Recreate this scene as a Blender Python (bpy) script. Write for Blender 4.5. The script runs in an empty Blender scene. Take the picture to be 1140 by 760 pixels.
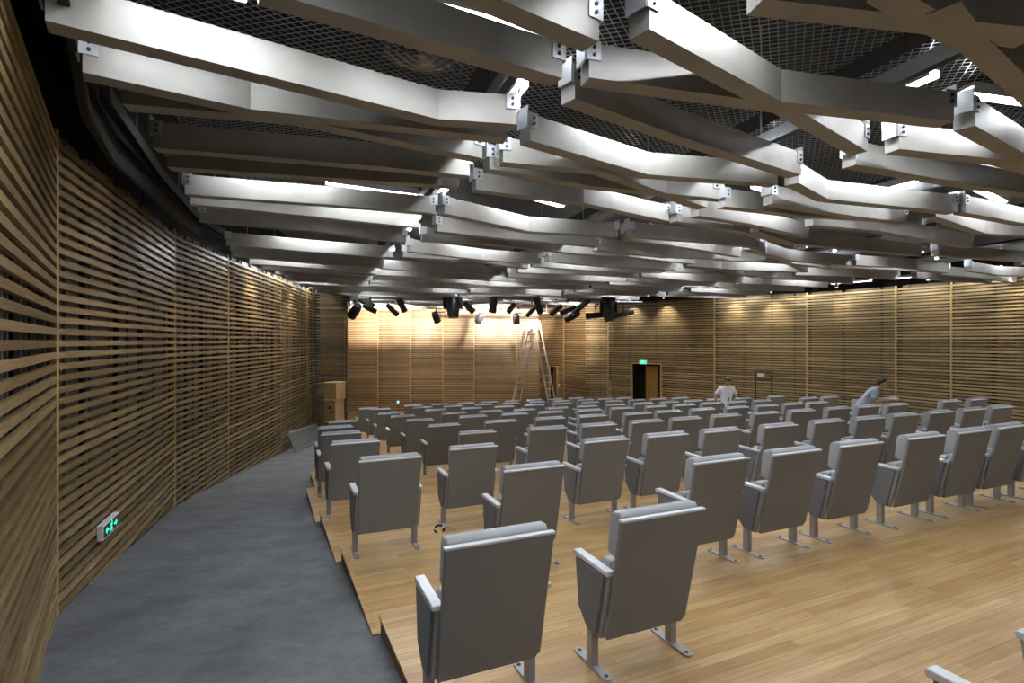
import bpy, bmesh, math, random
from mathutils import Vector, Matrix
random.seed(7)
C = bpy.context.scene.collection
PI = math.pi
CAMZ = 2.05                      # eye height above the platform nearest the camera
TH = math.radians(24.4); CT, ST = math.cos(TH), math.sin(TH)
F = 610.0; HZ = 379.2

def uv(u, v, z=0.0):             # row / depth coordinates of the seating block -> world
    return Vector((u*CT - v*ST, u*ST + v*CT, z))
def to_uv(x, y): return x*CT + y*ST, -x*ST + y*CT
def ramp_z(x, y):
    v = to_uv(x, y)[1]
    return max(-0.012 - 0.0763*(v - 2.25), -1.80)
def plat_k(v): return math.floor((v - 2.25)/1.9)
def plat_z(k): return -0.145*k

# ------------------------------------------------------------------ materials
MATS = {}
def mat(name, col, rough=.5, metal=0., spec=.5, emit=None, estr=0.):
    m = bpy.data.materials.new(name); m.use_nodes = True
    b = m.node_tree.nodes['Principled BSDF']
    b.inputs['Base Color'].default_value = (*col, 1)
    b.inputs['Roughness'].default_value = rough
    b.inputs['Metallic'].default_value = metal
    b.inputs['Specular IOR Level'].default_value = spec
    if emit:
        b.inputs['Emission Color'].default_value = (*emit, 1)
        b.inputs['Emission Strength'].default_value = estr
    MATS[name] = m
    return m
def nodes(m):
    nt = m.node_tree
    return nt, nt.nodes, nt.links, nt.nodes['Principled BSDF']
def ramp(n, cols):
    r = n.new('ShaderNodeValToRGB'); e = r.color_ramp.elements
    while len(e) < len(cols): e.new(0.5)
    for i, (p, c) in enumerate(cols):
        e[i].position = p; e[i].color = (*c, 1)
    return r

def wood_slat(name, c0, c1, c2, rough=.45):
    m = mat(name, c1, rough); nt, n, l, b = nodes(m)
    geo = n.new('ShaderNodeNewGeometry'); tc = n.new('ShaderNodeTexCoord')
    mp = n.new('ShaderNodeMapping'); mp.inputs['Scale'].default_value = (3.2, 3.2, 75)
    ns = n.new('ShaderNodeTexNoise'); ns.inputs['Scale'].default_value = 1.0; ns.inputs['Detail'].default_value = 5
    l.new(tc.outputs['Object'], mp.inputs['Vector']); l.new(mp.outputs[0], ns.inputs['Vector'])
    r = ramp(n, [(0.0, c0), (.5, c1), (1.0, c2)])
    mx = n.new('ShaderNodeMath'); mx.operation = 'MULTIPLY_ADD'; mx.inputs[1].default_value = .62
    l.new(geo.outputs['Random Per Island'], mx.inputs[0])
    m2 = n.new('ShaderNodeMath'); m2.operation = 'MULTIPLY_ADD'; m2.inputs[1].default_value = 1.5; m2.inputs[2].default_value = -.56
    l.new(ns.outputs['Fac'], m2.inputs[0]); l.new(m2.outputs[0], mx.inputs[2])
    l.new(mx.outputs[0], r.inputs['Fac']); l.new(r.outputs[0], b.inputs['Base Color'])
    return m
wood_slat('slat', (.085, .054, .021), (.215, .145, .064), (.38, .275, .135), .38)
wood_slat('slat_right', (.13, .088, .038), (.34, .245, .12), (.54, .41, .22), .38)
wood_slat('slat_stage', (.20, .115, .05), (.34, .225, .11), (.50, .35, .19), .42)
mat('batten', (.50, .33, .13), .5)
mat('board_grey', (.185, .17, .155), .8)
wood_slat('board_brown', (.055, .036, .018), (.088, .058, .030), (.125, .085, .045), .7)
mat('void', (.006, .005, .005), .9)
mat('shell', (.012, .010, .009), .9)
mat('steel', (.55, .56, .58), .35, .8)
mat('galvanised', (.45, .47, .50), .4, .7)
mat('wire', (.42, .43, .45), .4, .5)
mat('dark_steel', (.03, .03, .035), .5, .3)
mat('bolt', (.03, .03, .03), .4, .6)
mat('chair_shell', (.196, .195, .198), .60)
mat('chair_fabric', (.35, .36, .385), .85)
mat('chair_trim', (.64, .67, .72), .38, .25)
mat('chair_side', (.155, .158, .17), .7)
mat('chair_post', (.36, .36, .38), .42, .35)
mat('black_plastic', (.010, .010, .011), .45)
mat('lens', (.25, .2, .15), .1, 0, .5, (1, .82, .6), 6)
mat('tube', (.9, .9, .9), .4, 0, .5, (.93, .97, 1), 130)
mat('tray', (.5, .51, .53), .5)
mat('alu', (.72, .66, .62), .35, .6)
mat('crate_side', (.16, .095, .035), .6)  # brown sides; on the crates, shade is put into this colour
mat('crate_lit', (.50, .33, .16), .6)  # same crate wood, lightened: the lit side is put into the colour
mat('rack_grey', (.30, .31, .33), .5, .2)
mat('white_plastic', (.75, .75, .74), .45)
mat('sign_black', (.004, .012, .010), .3)
mat('sign_green', (.02, .5, .32), .4, 0, .5, (.06, .9, .55), 1.1)
mat('sign_pale', (.5, .8, .7), .4, 0, .5, (.45, .95, .8), .7)
mat('door_wood', (.30, .17, .035), .5)
mat('rubber', (.03, .028, .028), .6)
mat('chrome', (.6, .6, .62), .15, 1.)
mat('skin', (.42, .24, .15), .55)
mat('hair', (.008, .006, .005), .5)
mat('shirt_white', (.78, .80, .84), .8)
mat('shirt_blue', (.30, .32, .42), .8)
mat('trouser_dark', (.012, .014, .022), .8)
mat('trouser_grey', (.10, .11, .13), .8)
mat('card_blue', (.12, .32, .62), .5)

def make_beam_mat():
    m = mat('beam', (.50, .485, .46), .46, .25); nt, n, l, b = nodes(m)
    tc = n.new('ShaderNodeTexCoord')
    ns = n.new('ShaderNodeTexNoise'); ns.inputs['Scale'].default_value = 3.5; ns.inputs['Detail'].default_value = 6
    l.new(tc.outputs['Object'], ns.inputs['Vector'])
    r = ramp(n, [(.25, (.255, .245, .23)), (.75, (.335, .325, .31))])
    l.new(ns.outputs['Fac'], r.inputs['Fac']); l.new(r.outputs[0], b.inputs['Base Color'])
make_beam_mat()
def make_parquet():
    m = mat('parquet', (.5, .33, .16), .33); nt, n, l, b = nodes(m)
    tc = n.new('ShaderNodeTexCoord'); mp = n.new('ShaderNodeMapping')
    mp.inputs['Rotation'].default_value = (0, 0, -TH)
    l.new(tc.outputs['Object'], mp.inputs['Vector'])
    br = n.new('ShaderNodeTexBrick')
    br.inputs['Scale'].default_value = 1; br.inputs['Mortar Size'].default_value = .0012
    br.inputs['Brick Width'].default_value = 1.25; br.inputs['Row Height'].default_value = .085
    br.inputs['Color1'].default_value = (.43, .262, .105, 1); br.inputs['Color2'].default_value = (.58, .40, .195, 1)
    br.inputs['Mortar'].default_value = (.22, .13, .05, 1); br.offset = .37
    l.new(mp.outputs[0], br.inputs['Vector'])
    mp2 = n.new('ShaderNodeMapping'); mp2.inputs['Scale'].default_value = (1.6, 62, 1)
    l.new(mp.outputs[0], mp2.inputs['Vector'])
    ns = n.new('ShaderNodeTexNoise'); ns.inputs['Scale'].default_value = 1; ns.inputs['Detail'].default_value = 4
    l.new(mp2.outputs[0], ns.inputs['Vector'])
    r = ramp(n, [(.3, (.70, .66, .60)), (.7, (1.08, 1.08, 1.1))])
    l.new(ns.outputs['Fac'], r.inputs['Fac'])
    ns2 = n.new('ShaderNodeTexNoise'); ns2.inputs['Scale'].default_value = 1.1; ns2.inputs['Detail'].default_value = 3
    l.new(mp.outputs[0], ns2.inputs['Vector'])
    r2 = ramp(n, [(.35, (.86, .84, .78)), (.65, (1.05, 1.06, 1.1))])
    l.new(ns2.outputs['Fac'], r2.inputs['Fac'])
    a = n.new('ShaderNodeMixRGB'); a.blend_type = 'MULTIPLY'; a.inputs[0].default_value = 1
    l.new(br.outputs['Color'], a.inputs[1]); l.new(r.outputs[0], a.inputs[2])
    a2 = n.new('ShaderNodeMixRGB'); a2.blend_type = 'MULTIPLY'; a2.inputs[0].default_value = 1
    l.new(a.outputs[0], a2.inputs[1]); l.new(r2.outputs[0], a2.inputs[2])
    l.new(a2.outputs[0], b.inputs['Base Color'])
make_parquet()
def make_concrete():
    m = mat('concrete', (.075, .082, .09), .7); nt, n, l, b = nodes(m)
    tc = n.new('ShaderNodeTexCoord'); mp = n.new('ShaderNodeMapping'); mp.inputs['Rotation'].default_value = (0, 0, -.3)
    mp.inputs['Scale'].default_value = (1, 1.35, 1)
    l.new(tc.outputs['Object'], mp.inputs['Vector'])
    ns = n.new('ShaderNodeTexNoise'); ns.inputs['Scale'].default_value = 1.9; ns.inputs['Detail'].default_value = 12; ns.inputs['Roughness'].default_value = .76
    l.new(mp.outputs[0], ns.inputs['Vector'])
    r = ramp(n, [(.3, (.052, .056, .062)), (.52, (.105, .112, .122)), (.78, (.19, .2, .215))])
    l.new(ns.outputs['Fac'], r.inputs['Fac']); l.new(r.outputs[0], b.inputs['Base Color'])
    bp = n.new('ShaderNodeBump'); bp.inputs['Strength'].default_value = .25; bp.inputs['Distance'].default_value = .02
    l.new(ns.outputs['Fac'], bp.inputs['Height']); l.new(bp.outputs[0], b.inputs['Normal'])
make_concrete()
def make_fabric(name, sc):
    m = MATS[name]; nt, n, l, b = nodes(m)
    tc = n.new('ShaderNodeTexCoord'); ns = n.new('ShaderNodeTexNoise'); ns.inputs['Scale'].default_value = sc; ns.inputs['Detail'].default_value = 2
    l.new(tc.outputs['Object'], ns.inputs['Vector'])
    bp = n.new('ShaderNodeBump'); bp.inputs['Strength'].default_value = .15; bp.inputs['Distance'].default_value = .002
    l.new(ns.outputs['Fac'], bp.inputs['Height']); l.new(bp.outputs[0], b.inputs['Normal'])
make_fabric('chair_fabric', 220); make_fabric('chair_shell', 260)

# ------------------------------------------------------------------ mesh helpers
class MB:
    def __init__(s): s.v = []; s.f = []; s.m = []
    def add(s, vs, fs, mi=0):
        o = len(s.v); s.v += [tuple(x) for x in vs]
        for f in fs: s.f.append([o + i for i in f]); s.m.append(mi)
    def hexa(s, p, mi=0):        # eight corners: bottom ring 0-3, top ring 4-7
        s.add(p, [(0,3,2,1),(4,5,6,7),(0,1,5,4),(1,2,6,5),(2,3,7,6),(3,0,4,7)], mi)
    def box(s, x0, x1, y0, y1, z0, z1, mi=0):
        s.hexa([(x0,y0,z0),(x1,y0,z0),(x1,y1,z0),(x0,y1,z0),(x0,y0,z1),(x1,y0,z1),(x1,y1,z1),(x0,y1,z1)], mi)
    def seg(s, p, q, o0, o1, z0, z1, mi=0):   # box along a horizontal segment, o = offset along its left normal
        p = Vector(p[:2]); q = Vector(q[:2]); d = (q-p).normalized(); nn = Vector((-d.y, d.x))
        a = [p+nn*o0, q+nn*o0, q+nn*o1, p+nn*o1]
        if o1 < o0: a = a[::-1]
        s.hexa([(x.x,x.y,z0) for x in a] + [(x.x,x.y,z1) for x in a], mi)
    def bar(s, p, q, w, h, mi=0):
        p = Vector(p); q = Vector(q); d = (q-p).normalized()
        up = Vector((0,0,1)) if abs(d.z) < .95 else Vector((0,1,0))
        sx = d.cross(up).normalized(); sy = sx.cross(d)
        k = [(-1,-1),(1,-1),(1,1),(-1,1)]
        s.hexa([p+sx*a*w/2+sy*b*h/2 for a,b in k] + [q+sx*a*w/2+sy*b*h/2 for a,b in k], mi)
    def cyl(s, p, q, r0, r1=None, n=12, mi=0):
        r1 = r0 if r1 is None else r1
        p = Vector(p); q = Vector(q); d = (q-p).normalized()
        up = Vector((0,0,1)) if abs(d.z) < .95 else Vector((0,1,0))
        a = d.cross(up).normalized(); b = a.cross(d)
        ring = lambda c, r: [c + (a*math.cos(t)+b*math.sin(t))*r for t in (2*PI*i/n for i in range(n))]
        s.add(ring(p,r0)+ring(q,r1), [tuple(range(n))[::-1], tuple(range(n,2*n))] + [(i,(i+1)%n,n+(i+1)%n,n+i) for i in range(n)], mi)
    def prism(s, prof, x0, x1, mi=0):         # profile in (y, z), extruded along x
        n = len(prof)
        s.add([(x0,y,z) for y,z in prof]+[(x1,y,z) for y,z in prof],
              [tuple(range(n)), tuple(range(n,2*n))[::-1]] + [(i,n+i,n+(i+1)%n,(i+1)%n) for i in range(n)], mi)
    def build(s, name, mats, parent=None, bevel=0, seg=1, smooth=False):
        me = bpy.data.meshes.new(name); me.from_pydata(s.v, [], s.f)
        for m in ([mats] if isinstance(mats, str) else mats): me.materials.append(MATS[m])
        for p, mi in zip(me.polygons, s.m): p.material_index = mi
        bm = bmesh.new(); bm.from_mesh(me)
        bmesh.ops.recalc_face_normals(bm, faces=bm.faces)
        if bevel: bmesh.ops.bevel(bm, geom=bm.edges[:], offset=bevel, segments=seg, profile=.6, affect='EDGES', clamp_overlap=True)
        bm.to_mesh(me); bm.free()
        if smooth:
            for p in me.polygons: p.use_smooth = True
        o = bpy.data.objects.new(name, me); C.objects.link(o)
        if parent: o.parent = parent
        return o
def tag(o, label, cat, group=None):
    o['label'] = label; o['category'] = cat
    if group: o['group'] = group
    return o
def empty(name, loc=(0,0,0), rz=0):
    o = bpy.data.objects.new(name, None); C.objects.link(o); o.location = loc; o.rotation_euler = (0,0,rz); o.empty_display_size = .1
    return o
def struct(o): o['kind'] = 'structure'; return o
def copy_tree(o, parent=None):
    c = o.copy(); C.objects.link(c)
    if parent: c.parent = parent
    for ch in list(o.children): copy_tree(ch, c)
    return c
ORD = ['', 'first','second','third','fourth','fifth','sixth','seventh','eighth','ninth','tenth','eleventh','twelfth','thirteenth','fourteenth',
       'fifteenth','sixteenth','seventeenth','eighteenth','nineteenth','twentieth','twenty-first','twenty-second','twenty-third','twenty-fourth',
       'twenty-fifth','twenty-sixth','twenty-seventh','twenty-eighth','twenty-ninth','thirtieth','thirty-first','thirty-second','thirty-third','thirty-fourth','thirty-fifth','thirty-sixth','thirty-seventh','thirty-eighth','thirty-ninth','fortieth','forty-first','forty-second','forty-third','forty-fourth','forty-fifth','forty-sixth','forty-seventh','forty-eighth','forty-ninth','fiftieth','fifty-first','fifty-second','fifty-third','fifty-fourth','fifty-fifth','fifty-sixth','fifty-seventh','fifty-eighth','fifty-ninth','sixtieth','sixty-first','sixty-second','sixty-third','sixty-fourth','sixty-fifth','sixty-sixth','sixty-seventh','sixty-eighth','sixty-ninth','seventieth']

# ------------------------------------------------------------------ room: floors
f = MB()
def fpt(u, v):
    p = uv(u, v); return (p.x, p.y, -0.012-0.0763*(v-2.25))
NV = 26
VE = 2.25 + (1.80-.012)/.0763
vs = []; fs = []
for i in range(NV+1):
    v = -6 + (VE+6)*i/NV
    vs += [fpt(-9, v), fpt(32, v)]
for i in range(NV): fs.append((2*i, 2*i+1, 2*i+3, 2*i+2))
f.add(vs, fs); struct(f.build('floor', 'concrete'))
f = MB()
f.add([uv(-9, 22.4, ramp_z(*uv(0,22.4).xy)+.004), uv(32, 22.4, ramp_z(*uv(0,22.4).xy)+.004), uv(32, VE, -1.796), uv(-9, VE, -1.796), uv(32, 45, -1.796), uv(-9, 45, -1.796)],
      [(0,1,2,3), (3,2,4,5)])
struct(f.build('floor_stage', 'parquet'))
for k in range(-2, 10):
    v0, v1 = 2.25+1.9*k, 4.15+1.9*k
    ul = {4: .86, 5: 1.2, 6: 1.6, 7: 2.0, 8: 2.2, 9: 2.4}.get(k, .80-.045*k); ur = 16.6; z = plat_z(k)
    f = MB(); a = [uv(ul,v0), uv(ur,v0), uv(ur,v1), uv(ul,v1)]
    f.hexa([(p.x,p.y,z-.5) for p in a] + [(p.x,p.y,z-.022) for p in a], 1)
    a = [uv(ul-.012,v0), uv(ur,v0), uv(ur,v1+.012), uv(ul-.012,v1+.012)]
    f.hexa([(p.x,p.y,z-.022) for p in a] + [(p.x,p.y,z) for p in a], 0)
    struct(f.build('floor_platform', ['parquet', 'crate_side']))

# ------------------------------------------------------------------ room: slatted walls
WT = CAMZ + 1.80                 # top of the slats
def slat_wall(name, pts, z0s, gaps, slat='slat', h=.054, board='board_grey', boff=.062, bw=.62, bg=.17, openings=(), lo=0, top=WT, battens=True, studs=False):
    """pts: polyline with the room on its right-hand side looking along it (left normal points out)."""
    m = MB(); bd = MB(); bt = MB()
    for i in range(len(pts)-1):
        p, q = Vector(pts[i]), Vector(pts[i+1]); d = (q-p); L = d.length; d.normalize()
        za = z0s[i]
        kz = math.floor(za/.1)
        zz = kz*.1
        while zz + h < top:
            spans = [(0.012, L-.012)]
            for (si, a, b, zt) in openings:
                if si == i and zz < zt:
                    spans = [(0.012, a), (b, L-.012)]
            for a, b in spans:
                j = random.uniform(-.002, .002)
                m.seg(p+d*a, p+d*b, 0+j, .034+j, zz, zz+h)
            zz += .1
        x = .03 + random.uniform(0, .2)
        while x < L-.05:
            w = bw*random.uniform(.7, 1.35) if not studs or i else .055
            e = min(x+w, L-.02)
            zt0 = za-.1
            for (si, a, b, zt) in openings:
                if si == i and e > a and x < b: zt0 = zt
            bd.seg(p+d*x, p+d*e, boff, boff+.02, zt0, top, 0)
            x = e + (bg*random.uniform(.6, 1.4) if not studs or i else .30)
        x = .3
        while x < L-.1:          # thin uprights the slats are nailed to
            if not any(si == i and a-.05 < x < b+.05 for (si, a, b, zt) in openings):
                bd.seg(p+d*(x-.02), p+d*(x+.02), .036, .058, za-.1, top, 0)
            x += .62
        if battens:
            bt.seg(p-d*.022, p+d*.022, -.004, .05, za-.1, top)
    o = struct(m.build(name, slat))
    b2 = struct(bd.build(name+'_backing', board))
    if battens:
        struct(bt.build(name+'_trim', 'batten'))
    return o
def shell(name, pts, off=.45, zt=5.1):
    m = MB()
    for i in range(len(pts)-1):
        m.seg(pts[i], pts[i+1], off, off+.1, -2.6, zt)
    struct(m.build(name, 'shell'))

LW = [(-2.02, 2.04), (-3.86, 4.65), (-5.43, 8.82), (-5.92, 11.43), (-6.47, 15.35), (-6.9, 18.4), (-6.62+.02, 19.5)]
LW[5] = (-6.95, 18.6); LW[6] = (-7.0, 19.6)
shell('wall_left_shell', [(-2.02, -4.0)] + LW)
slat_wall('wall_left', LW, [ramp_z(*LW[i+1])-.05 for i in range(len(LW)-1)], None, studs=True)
m = MB(); m.seg((-2.02,-4.0), LW[0], 0, .05, -.3, WT); struct(m.build('wall_left_rear', 'board_brown'))
# proscenium return at the left and the side of the stage recess
RET = [(-7.0, 19.6), (-5.86, 19.5)]
slat_wall('wall_return', RET, [-1.75], None, battens=False)
SIDE = [(-5.86, 19.5), (-9.1, 30.0)]
m = MB(); m.seg(SIDE[0], SIDE[1], 0, .05, -2.2, 3.9); struct(m.build('wall_stage_side', 'board_brown'))
SW = [(-9.2, 30.0), (-7.35, 30.0), (-5.55, 30.0), (-3.79, 30.0), (-2.08, 30.0), (.25, 30.0), (1.45, 30.0)]
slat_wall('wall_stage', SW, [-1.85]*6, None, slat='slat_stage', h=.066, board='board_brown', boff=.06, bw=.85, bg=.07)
WG = [(1.45, 30.0), (2.62, 27.9), (3.53, 26.3)]
dW = (Vector(WG[1])-Vector(WG[0])).length
slat_wall('wall_wing', WG, [-1.85]*2, None, slat='slat_stage', h=.062, board='board_brown', boff=.06, bw=.85, bg=.10, openings=[(0, 1.05, 1.78, .72)])
RR = [(3.53, 26.3), (4.6, 26.3)]
slat_wall('wall_recess', RR, [-1.85], None, slat='slat_right', h=.060, board='board_brown', boff=.07, bw=.5, bg=.1, battens=False)
RW = [(4.6, 26.3), (8.45, 22.9), (11.02, 20.5), (12.6, 18.0), (13.3, 16.6), (14.35, 14.0), (15.4, 10.0), (15.9, 4.0)]
d0 = (Vector(RW[1])-Vector(RW[0])).normalized()
a0 = (Vector((5.55, 25.46))-Vector(RW[0])).length; a1 = (Vector((6.63, 24.5))-Vector(RW[0])).length
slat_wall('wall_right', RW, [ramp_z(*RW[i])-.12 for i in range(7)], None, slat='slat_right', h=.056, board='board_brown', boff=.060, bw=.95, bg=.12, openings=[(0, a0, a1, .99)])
shell('wall_right_shell', RW + [(15.9, -4.0)], off=.75)
shell('wall_stage_shell', [(-9.8, 30.0), (1.45, 30.0), (3.53, 26.6), (4.6, 26.6)], off=.4)
m = MB(); m.box(-2.5, 17, -4.2, -4.0, -1, 5.1); struct(m.build('wall_back', 'board_brown'))
m = MB(); m.box(-12, 18, -4.5, 32, 5.1, 5.3); struct(m.build('ceiling', 'void'))

# doors: an open doorway in the right wall, a small one in the stage wing
p0 = Vector(RW[0]) + d0*a0; p1 = Vector(RW[0]) + d0*a1; nW = Vector((-d0.y, d0.x))
zf = ramp_z(*p0)
m = MB()
m.seg(p0-d0*.05, p0, -.02, .14, zf, .99); m.seg(p1, p1+d0*.05, -.02, .14, zf, .99); m.seg(p0-d0*.05, p1+d0*.05, -.02, .14, .99, 1.05)
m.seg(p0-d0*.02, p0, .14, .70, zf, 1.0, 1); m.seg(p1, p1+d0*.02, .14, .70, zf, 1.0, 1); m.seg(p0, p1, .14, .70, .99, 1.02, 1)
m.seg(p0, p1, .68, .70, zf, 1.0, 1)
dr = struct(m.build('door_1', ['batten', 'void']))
m = MB()
q0 = p0 + d0*.52 + nW*.40
m.seg(q0, q0+d0*.62, 0, .05, zf+.01, .90); struct(m.build('door_leaf', 'door_wood', dr))
m = MB(); m.seg(p0+d0*.98, p0+d0*1.16, .30, .38, zf+.3, zf+.86); m.seg(p0+d0*1.22, p0+d0*1.38, .30, .38, zf+.28, zf+.84)
tag(m.build('door_side_case', 'black_plastic'), 'dark cases standing inside the open doorway of the right wall', 'case')
dg = (Vector(WG[1])-Vector(WG[0])).normalized(); w0 = Vector(WG[0])+dg*1.05; w1 = Vector(WG[0])+dg*1.78
m = MB(); m.seg(w0-dg*.04, w0, -.02, .1, -1.8, .74); m.seg(w1, w1+dg*.04, -.02, .1, -1.8, .74); m.seg(w0, w1, -.02, .1, .70, .74)
m.seg(w0, w1, .26, .30, -1.8, .72, 1)
struct(m.build('door_2', ['batten', 'crate_side']))

# ------------------------------------------------------------------ chairs
P, WB = .322, .314
def chair_parts(root, bolts):
    back = lambda z: -.308 + (1.0-z)/.777*.170          # slope of the back shell
    m = MB()
    prof = [(-WB+.012, .223), (WB-.040, .223), (WB-.012, .262), (WB, 1.0), (-WB, 1.0)]
    m.add([(x, back(z)-.012, z) for x, z in prof] + [(x, back(z)+.018, z) for x, z in prof],
          [(0,1,2,3,4), (9,8,7,6,5)] + [(i, 5+i, 5+(i+1)%5, (i+1)%5) for i in range(5)])
    m.build('back_shell', 'chair_shell', root, .004)
    m = MB()
    m.box(-WB-.002, WB+.002, back(1.0)-.016, back(1.0)+.022, .988, 1.004)
    m.build('top_trim', 'chair_trim', root, .003)
    m = MB()                                            # upper cushion with a rounded top front
    prof = [(back(.74)+.02, .74), (back(.80)+.130, .765), (back(1.0)+.150, .965), (back(1.0)+.142, 1.005), (back(1.0)+.11, 1.028), (back(1.0)+.05, 1.034), (back(1.0)+.022, 1.008)]
    m.prism(prof, -WB+.022, WB-.022)
    o = m.build('head_cushion', 'chair_fabric', root, .014, 2, True)
    m = MB()
    m.prism([(back(.34)+.02, .34), (back(.34)+.07, .33), (back(.72)+.07, .72), (back(.74)+.02, .74)], -WB+.03, WB-.03)
    m.build('back_cushion', 'chair_fabric', root, .012, 2, True)
    m = MB()                                            # folded-up seat
    m.prism([(back(.34)+.075, .31), (back(.34)+.19, .30), (back(.70)+.20, .675), (back(.70)+.17, .705), (back(.70)+.09, .705)], -.28, .28)
    m.build('seat', 'chair_fabric', root, .016, 2, True)
    for s in (-1, 1):
        x0, x1 = sorted((s*(P-.030), s*(P+.028)))
        m = MB(); m.prism([(-.215, .642), (-.215, .67), (.165, .682), (.178, .672), (.172, .648)], x0, x1)
        m.build('armrest', 'chair_trim', root, .004)
        m = MB()
        xi0, xi1 = sorted((s*(P-.026), s*(P+.006)))
        m.prism([(-.212, .643), (.160, .647), (.125, .33), (.02, .225), (-.112, .222)], xi0, xi1)
        m.build('side_frame', 'chair_post', root, .003)
        m = MB()
        xo0, xo1 = sorted((s*(P+.006), s*(P+.026)))
        m.prism([(-.175, .634), (.150, .637), (.112, .335), (.01, .235), (-.085, .235)], xo0, xo1)
        m.build('side_cover', 'chair_side', root, .003)
        m = MB(); m.box(s*(P-.01)-.026, s*(P-.01)+.026, -.032, .032, .012, .25)
        m.build('leg', 'chair_post', root, .004)
        m = MB(); x = s*(P-.01); ww = .030
        n = 8; ring = []
        for i in range(n+1): t = PI*i/n; ring.append((x+ww*math.cos(t), .165+ww*math.sin(t)))
        for i in range(n+1): t = PI+PI*i/n; ring.append((x+ww*math.cos(t), -.165+ww*math.sin(t)))
        N = len(ring)
        m.add([(a,b,0) for a,b in ring]+[(a,b,.014) for a,b in ring], [tuple(range(N))[::-1], tuple(range(N,2*N))]+[(i,(i+1)%N,N+(i+1)%N,N+i) for i in range(N)])
        fp = m.build('foot_plate', 'chair_post', root, .002)
        if bolts:
            for y in (-.155, .155):
                m = MB(); m.cyl((x,y,.0135), (x,y,.0165), .014, .014, 10)
                m.build('bolt', 'bolt', fp)
proto_near = empty('auditorium_chair'); chair_parts(proto_near, True)
proto_far = empty('auditorium_chair'); chair_parts(proto_far, False)
CH = [  # (block, platform, u, v)
(0,-1,2.61,1.06),
(1,0,1.15,2.97),(1,1,1.18,5.86),(1,2,1.11,7.72),(1,3,1.14,9.41),(1,4,1.24,11.04),(1,5,1.60,12.74),
(2,0,2.21,2.95),(2,1,2.32,4.90),(2,2,2.41,6.76),(2,3,3.16,8.58),(2,4,3.17,10.42),(2,5,3.19,12.28),(2,6,3.23,14.12),(2,7,3.23,15.87),(2,7,3.20,16.95),(2,8,3.12,18.45),
(3,0,3.67,3.92),(3,0,4.59,3.90),(3,0,5.54,3.90),(3,0,6.60,3.88),(3,0,7.52,3.87),(3,0,8.36,3.88),
(3,0,9.27,3.85),(3,1,3.75,5.81),(3,1,4.66,5.79),(3,1,5.57,5.77),(3,1,6.62,5.74),(3,1,7.62,5.73),
(3,1,8.53,5.70),(3,1,9.41,5.69),(3,1,10.33,5.67),(3,1,11.27,5.65),(3,1,12.11,5.62),(3,2,3.96,7.67),
(3,2,4.86,7.64),(3,2,5.80,7.62),(3,2,6.62,7.61),(3,2,7.54,7.60),(3,2,8.46,7.55),(3,2,9.38,7.52),
(3,2,10.36,7.48),(3,2,11.23,7.45),(3,2,12.11,7.41),(3,2,13.92,7.34),(3,2,14.95,7.31),(3,3,3.98,9.52),
(3,3,4.99,9.51),(3,3,5.92,9.46),(3,3,6.94,9.37),(3,3,7.75,9.38),(3,3,8.64,9.35),(3,3,9.60,9.31),
(3,3,10.49,9.27),(3,3,11.35,9.25),(3,3,12.13,9.22),(3,3,13.73,9.16),(3,3,14.68,9.09),(3,4,4.11,11.35),
(3,4,5.08,11.32),(3,4,5.97,11.27),(3,4,6.97,11.21),(3,4,7.88,11.21),(3,4,8.87,11.16),(3,4,9.73,11.13),
(3,4,10.59,11.10),(3,4,11.48,11.05),(3,4,12.35,11.02),(3,4,14.12,10.95),(3,4,14.95,10.91),(3,5,4.24,13.05),
(3,5,5.19,13.01),(3,5,6.11,12.95),(3,5,7.08,12.93),(3,5,7.98,12.92),(3,5,8.88,12.90),(3,5,9.80,12.85),
(3,5,10.68,12.80),(3,5,11.58,12.80),(3,5,12.46,12.80),(3,5,13.45,12.69),(3,5,14.90,12.69),(3,6,4.35,14.97),
(3,6,5.40,14.93),(3,6,6.39,14.90),(3,6,7.36,14.87),(3,6,8.33,14.84),(3,6,9.28,14.81),(3,6,10.16,14.78),
(3,6,11.02,14.75),(3,6,11.85,14.72),(3,6,12.75,14.69),(3,7,4.48,16.83),(3,7,5.46,16.80),(3,7,6.48,16.77),
(3,7,7.44,16.74),(3,7,8.38,16.71),(3,7,9.32,16.67),(3,7,10.25,16.64),(3,7,11.05,16.62),(3,7,11.85,16.59),
(3,8,4.67,18.68),(3,8,5.60,18.65),(3,8,6.52,18.62),(3,8,7.42,18.59),(3,8,8.32,18.56),(3,8,9.20,18.53),
(3,8,10.05,18.50),(3,8,10.95,18.47),
]
cnt = {}
CH.sort()
used = set()
for (b, k, u, v) in CH:
    near = k <= 1
    src = proto_near if near else proto_far
    if src.name in used: o = copy_tree(src)
    else: o = src; used.add(src.name)
    o.location = uv(u, v, plat_z(k)); o.rotation_euler = (0, 0, TH - .01 + random.uniform(-.012, .012))
    key = (b, k) if b == 3 else b
    cnt[key] = cnt.get(key, 0) + 1
    i = cnt[key]
    if b == 0: tag(o, 'grey chair cut off by the bottom right corner of the photo', 'chair')
    elif b == 1:
        tag(o, ('grey auditorium chair nearest the camera, above the grey aisle floor' if i == 1 else
            'grey auditorium chair along the left platform edge, %s counted from the camera' % ORD[i]), 'chair', 'chairs along the left platform edge')
    elif b == 2:
        tag(o, ('grey auditorium chair second nearest the camera, both foot plates showing bolts' if i == 1 else
            'grey auditorium chair in the second column from the aisle, %s from the camera' % ORD[i]), 'chair', 'chairs in the second column from the aisle')
    else:
        tag(o, 'grey auditorium chair, %s from the left in the %s wide row from the camera' % (ORD[i], ORD[k+1]), 'chair', 'chairs in the wide block')

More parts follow.
